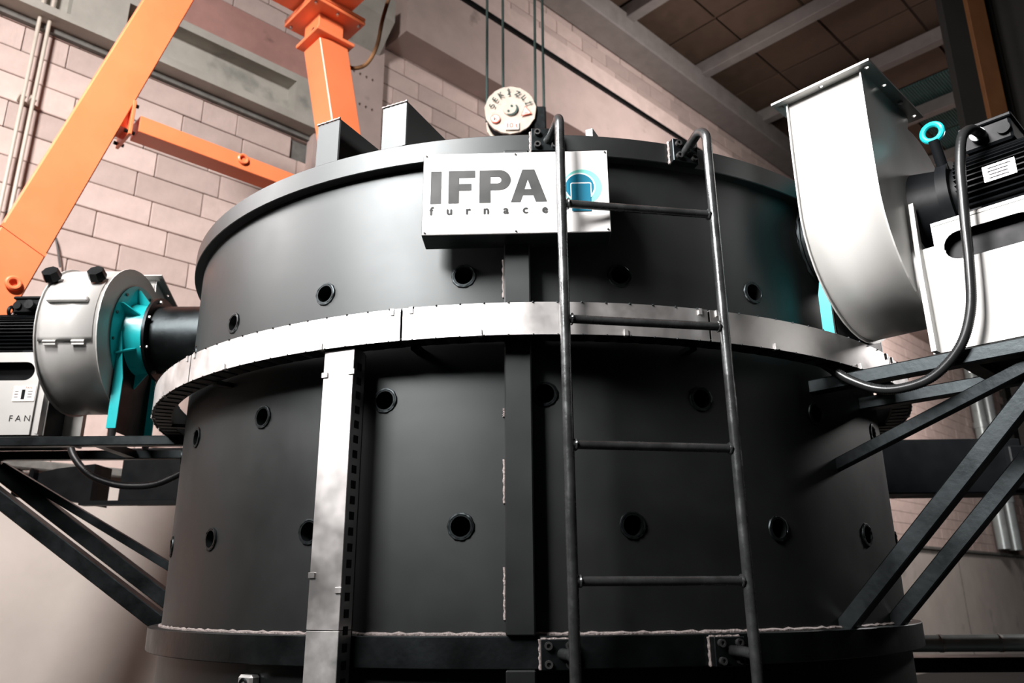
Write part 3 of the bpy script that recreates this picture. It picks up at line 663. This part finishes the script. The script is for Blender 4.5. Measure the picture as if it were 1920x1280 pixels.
br_ = MB().bar((bx0, 0, 4.43), (bx1, 0, 4.43), .15, .115, bev=.004).done('brace', 'orange', ga, 0)
fl_ = MB().box((-.935, 0, 4.43), (.02, .24, .24), bev=.003).done('brace_flange', 'orange', ga, 0)
MB().box((-1.0, 0, 4.43), (.12, .15, .13)).done('brace_stub', 'orange', ga, 0)
for a in (-.095, .095):
    for b in (-.095, .095): MB().cyl((-.965, a, 4.43 + b), (-.905, a, 4.43 + b), .013, seg=6).done('flange_bolt', 'black_steel', fl_)
MB().sweep([(-.20, -.09 - .02 * math.sin(t / 2), 4.455 + .028 * math.cos(t)) if 0 else (-.20 + .03 * math.cos(t), -.082, 4.45 + .03 * math.sin(t)) for t in [2 * PI * k / 18 for k in range(18)]], .010, 8, True).done('pad_eye', 'orange', br_)
cable('girder_cable', [(.80, 2.3, 6.4), (.78, 2.4, 6.1), (.80, 2.5, 5.9), (.74, 2.55, 5.72), (.64, 2.6, 5.66), (.60, 2.62, 5.72), (.56, 2.62, 5.85)], .016, 'cable_brown', 'brown cable looping below the orange girder')
# gantry leg close on the right, its shade put into the dark colours
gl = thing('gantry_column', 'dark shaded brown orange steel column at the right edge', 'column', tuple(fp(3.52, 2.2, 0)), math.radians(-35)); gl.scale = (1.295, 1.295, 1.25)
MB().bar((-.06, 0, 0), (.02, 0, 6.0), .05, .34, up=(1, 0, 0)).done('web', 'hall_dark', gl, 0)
MB().bar((-.12, -.14, 0), (-.04, -.14, 6.0), .12, .03, up=(0, 1, 0), bev=.003).done('flange', 'orange_in_shade', gl, 0)
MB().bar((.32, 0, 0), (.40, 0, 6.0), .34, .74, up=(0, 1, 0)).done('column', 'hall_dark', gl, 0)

# ------------------------------------------------------------------ hook block and ropes
HC = Vector((1.638, 1.794, 5.272))
hb = thing('hook_block', 'round grey hook block plate with painted letters hanging on ropes', 'hook block', tuple(HC), math.radians(-45))
def hbm(y): return Matrix.Translation((0, y, 0)) @ Matrix.Rotation(PI / 2, 4, 'X')
n = 48; rim = [((.203 + .003 * math.sin(k * 1.7) + .002 * math.sin(k * 3.1)) * math.cos(2 * PI * k / n), (.215 + .003 * math.sin(k * 2.3)) * math.sin(2 * PI * k / n)) for k in range(n)]
pl = MB().plate(rim, .02, (), hbm(-.09)).done('side_plate', 'hook_plate', hb, 0)
MB().plate(rim, .02, (), hbm(.09)).done('side_plate', 'hook_plate', hb, 0)
MB().lathe([(.0, -.06), (.19, -.06), (.16, 0), (.19, .06), (0, .06)], n=48, axis='x', close_prof=False).done('sheave', 'black_steel', hb, rotz=PI / 2)
MB().cyl((0, -.108, .0), (0, -.09, .0), .055, .06, 32).done('axle_boss', 'hook_plate', pl)
MB().plate(arc(0, 0, .062, -110, 30, 16) + arc(-.006, .004, .054, 30, -110, 16), .004, (), hbm(-.112)).done('groove', 'letter_green', pl, 0)
for x, z in ((.012, .022), (-.014, -.024)): MB().cyl((x, -.114, z), (x, -.106, z), .01, seg=12).done('axle_bolt', 'letter_green', pl)
for ch, a in zip('SEKİZLİ', (170, 146, 121, 94, 66, 42, 17)):
    t = math.radians(a); o = link('letter', bold(text_mesh(ch, .062, 'letter_green', .0012), .0014), pl, (.138 * math.cos(t), -.1135, .138 * math.sin(t)))
    o.matrix_local = Matrix.Translation((.125 * math.cos(t), -.1135, .125 * math.sin(t))) @ Matrix.Rotation(-math.radians(a - 90), 4, 'Y') @ Matrix.Rotation(PI / 2, 4, 'X')
lb_ = MB().box((.012, -.113, -.158), (.11, .004, .072)).done('label', 'label_white', pl, 0)
link('letter', bold(text_mesh('10 t', .06, 'label_red', .0006), .0018), lb_, (.012, -.1158, -.178)).rotation_euler = (PI / 2, 0, 0)
st = MB().plate(circ(-.118, -.092 + .0, .038, 28), .003, (), hbm(-.1125)).done('round_sticker', 'label_red', pl, 0)
MB().plate(circ(-.118, -.092, .031, 28), .003, (), hbm(-.1138)).done('sticker_face', 'label_white', st, 0)
MB().box((-.118, -.1150, -.092), (.058, .0015, .007), Matrix.Rotation(math.radians(45), 3, 'Y')).done('sticker_bar', 'label_red', st, 0)
MB().box((-.124, -.1148, -.098), (.012, .001, .02)).done('sticker_figure', 'black_steel', st, 0)
tr = MB().plate([(.085, -.072), (.172, -.05), (.118, .022)], .003, (), hbm(-.1125)).done('triangle_sticker', 'label_red', pl, 0)
MB().plate([(.095, -.063), (.158, -.047), (.118, .006)], .003, (), hbm(-.1135)).done('sticker_face', 'label_white', tr, 0)
MB().plate([(.108, -.055), (.142, -.046), (.140, -.037), (.108, -.046)], .002, (), hbm(-.1145)).done('sticker_mark', 'label_red', tr, 0)
for x, y, xt in ((-.19, -.02, -.192), (-.06, .05, -.062), (.20, -.02, .252), (.27, .03, .30)):
    MB().cyl((x, y, -.06), (xt, y, 5.5), .011, seg=10).done('rope', 'rope', hb)

MB().box((.235, .0, -.06), (.10, .10, .24), bev=.01).done('rope_guard', 'black_steel', hb, 0)
# ------------------------------------------------------------------ wall services
for x, lab in ((-1.20, 'left one of two thin pale conduits on the block wall'), (-1.125, 'right one of two thin pale conduits on the block wall')):
    t = thing('conduit_pipe', lab, 'pipe', (x, YW - .14, 0), 0, 'wall conduits')
    MB().cyl((0, 0, 2.7), (0, 0, 9.5), .016, seg=14).done('pipe', 'pvc_white', t)
    for z in (3.2, 4.4, 5.6, 6.8): MB().box((0, .05, z), (.05, .12, .03)).done('pipe_clip', 'pvc_white', t, 0)
tag(MB().sweep(smoothpath([(-1.15, YW - .1, 4.55), (-1.0, YW - .1, 4.62), (-.8, YW - .1, 4.5), (-.7, YW - .1, 4.2)], 6), .008, 8).done('wall_wire', 'rubber'), 'thin dark wire curving across the block wall', 'wire')
for x, lab in ((22.6, 'grey pipe on the far block wall seen under the right fan'), (23.6, 'second grey pipe on the far block wall beyond')):
    t = thing('wall_pipe', lab, 'pipe', (x, YW - .3, 0), 0, 'far wall pipes')
    MB().cyl((0, 0, 2.7), (0, 0, 9), .17, seg=16).done('pipe', 'pipe_wrap', t)
    for z in (4, 6, 8): MB().cyl((0, 0, z), (0, 0, z + .15), .2, seg=16).done('joint', 'pipe_wrap', t)
pp = thing('process_pipe', 'wrapped grey green pipe running low at the right', 'pipe', tuple(fp(0, .7, 0)), math.radians(-45))
MB().cyl((1.15, 0, 1.386), (3.6, 0, 1.386), .036, seg=28).done('pipe', 'pipe_wrap', pp)
for x in (1.80, 2.06, 2.32): MB().cyl((x, 0, 1.386), (x + .012, 0, 1.386), .0385, seg=28).done('band', 'galvanised_old', pp)
tag(MB().box(tuple(fp(2.6, .75, 1.30)), (2.8, .2, .06), Matrix.Rotation(math.radians(-45), 3, 'Z'), bev=.01).done('floor_skid', 'black_steel', smooth=0), 'black steel bar below the wrapped pipe', 'beam')
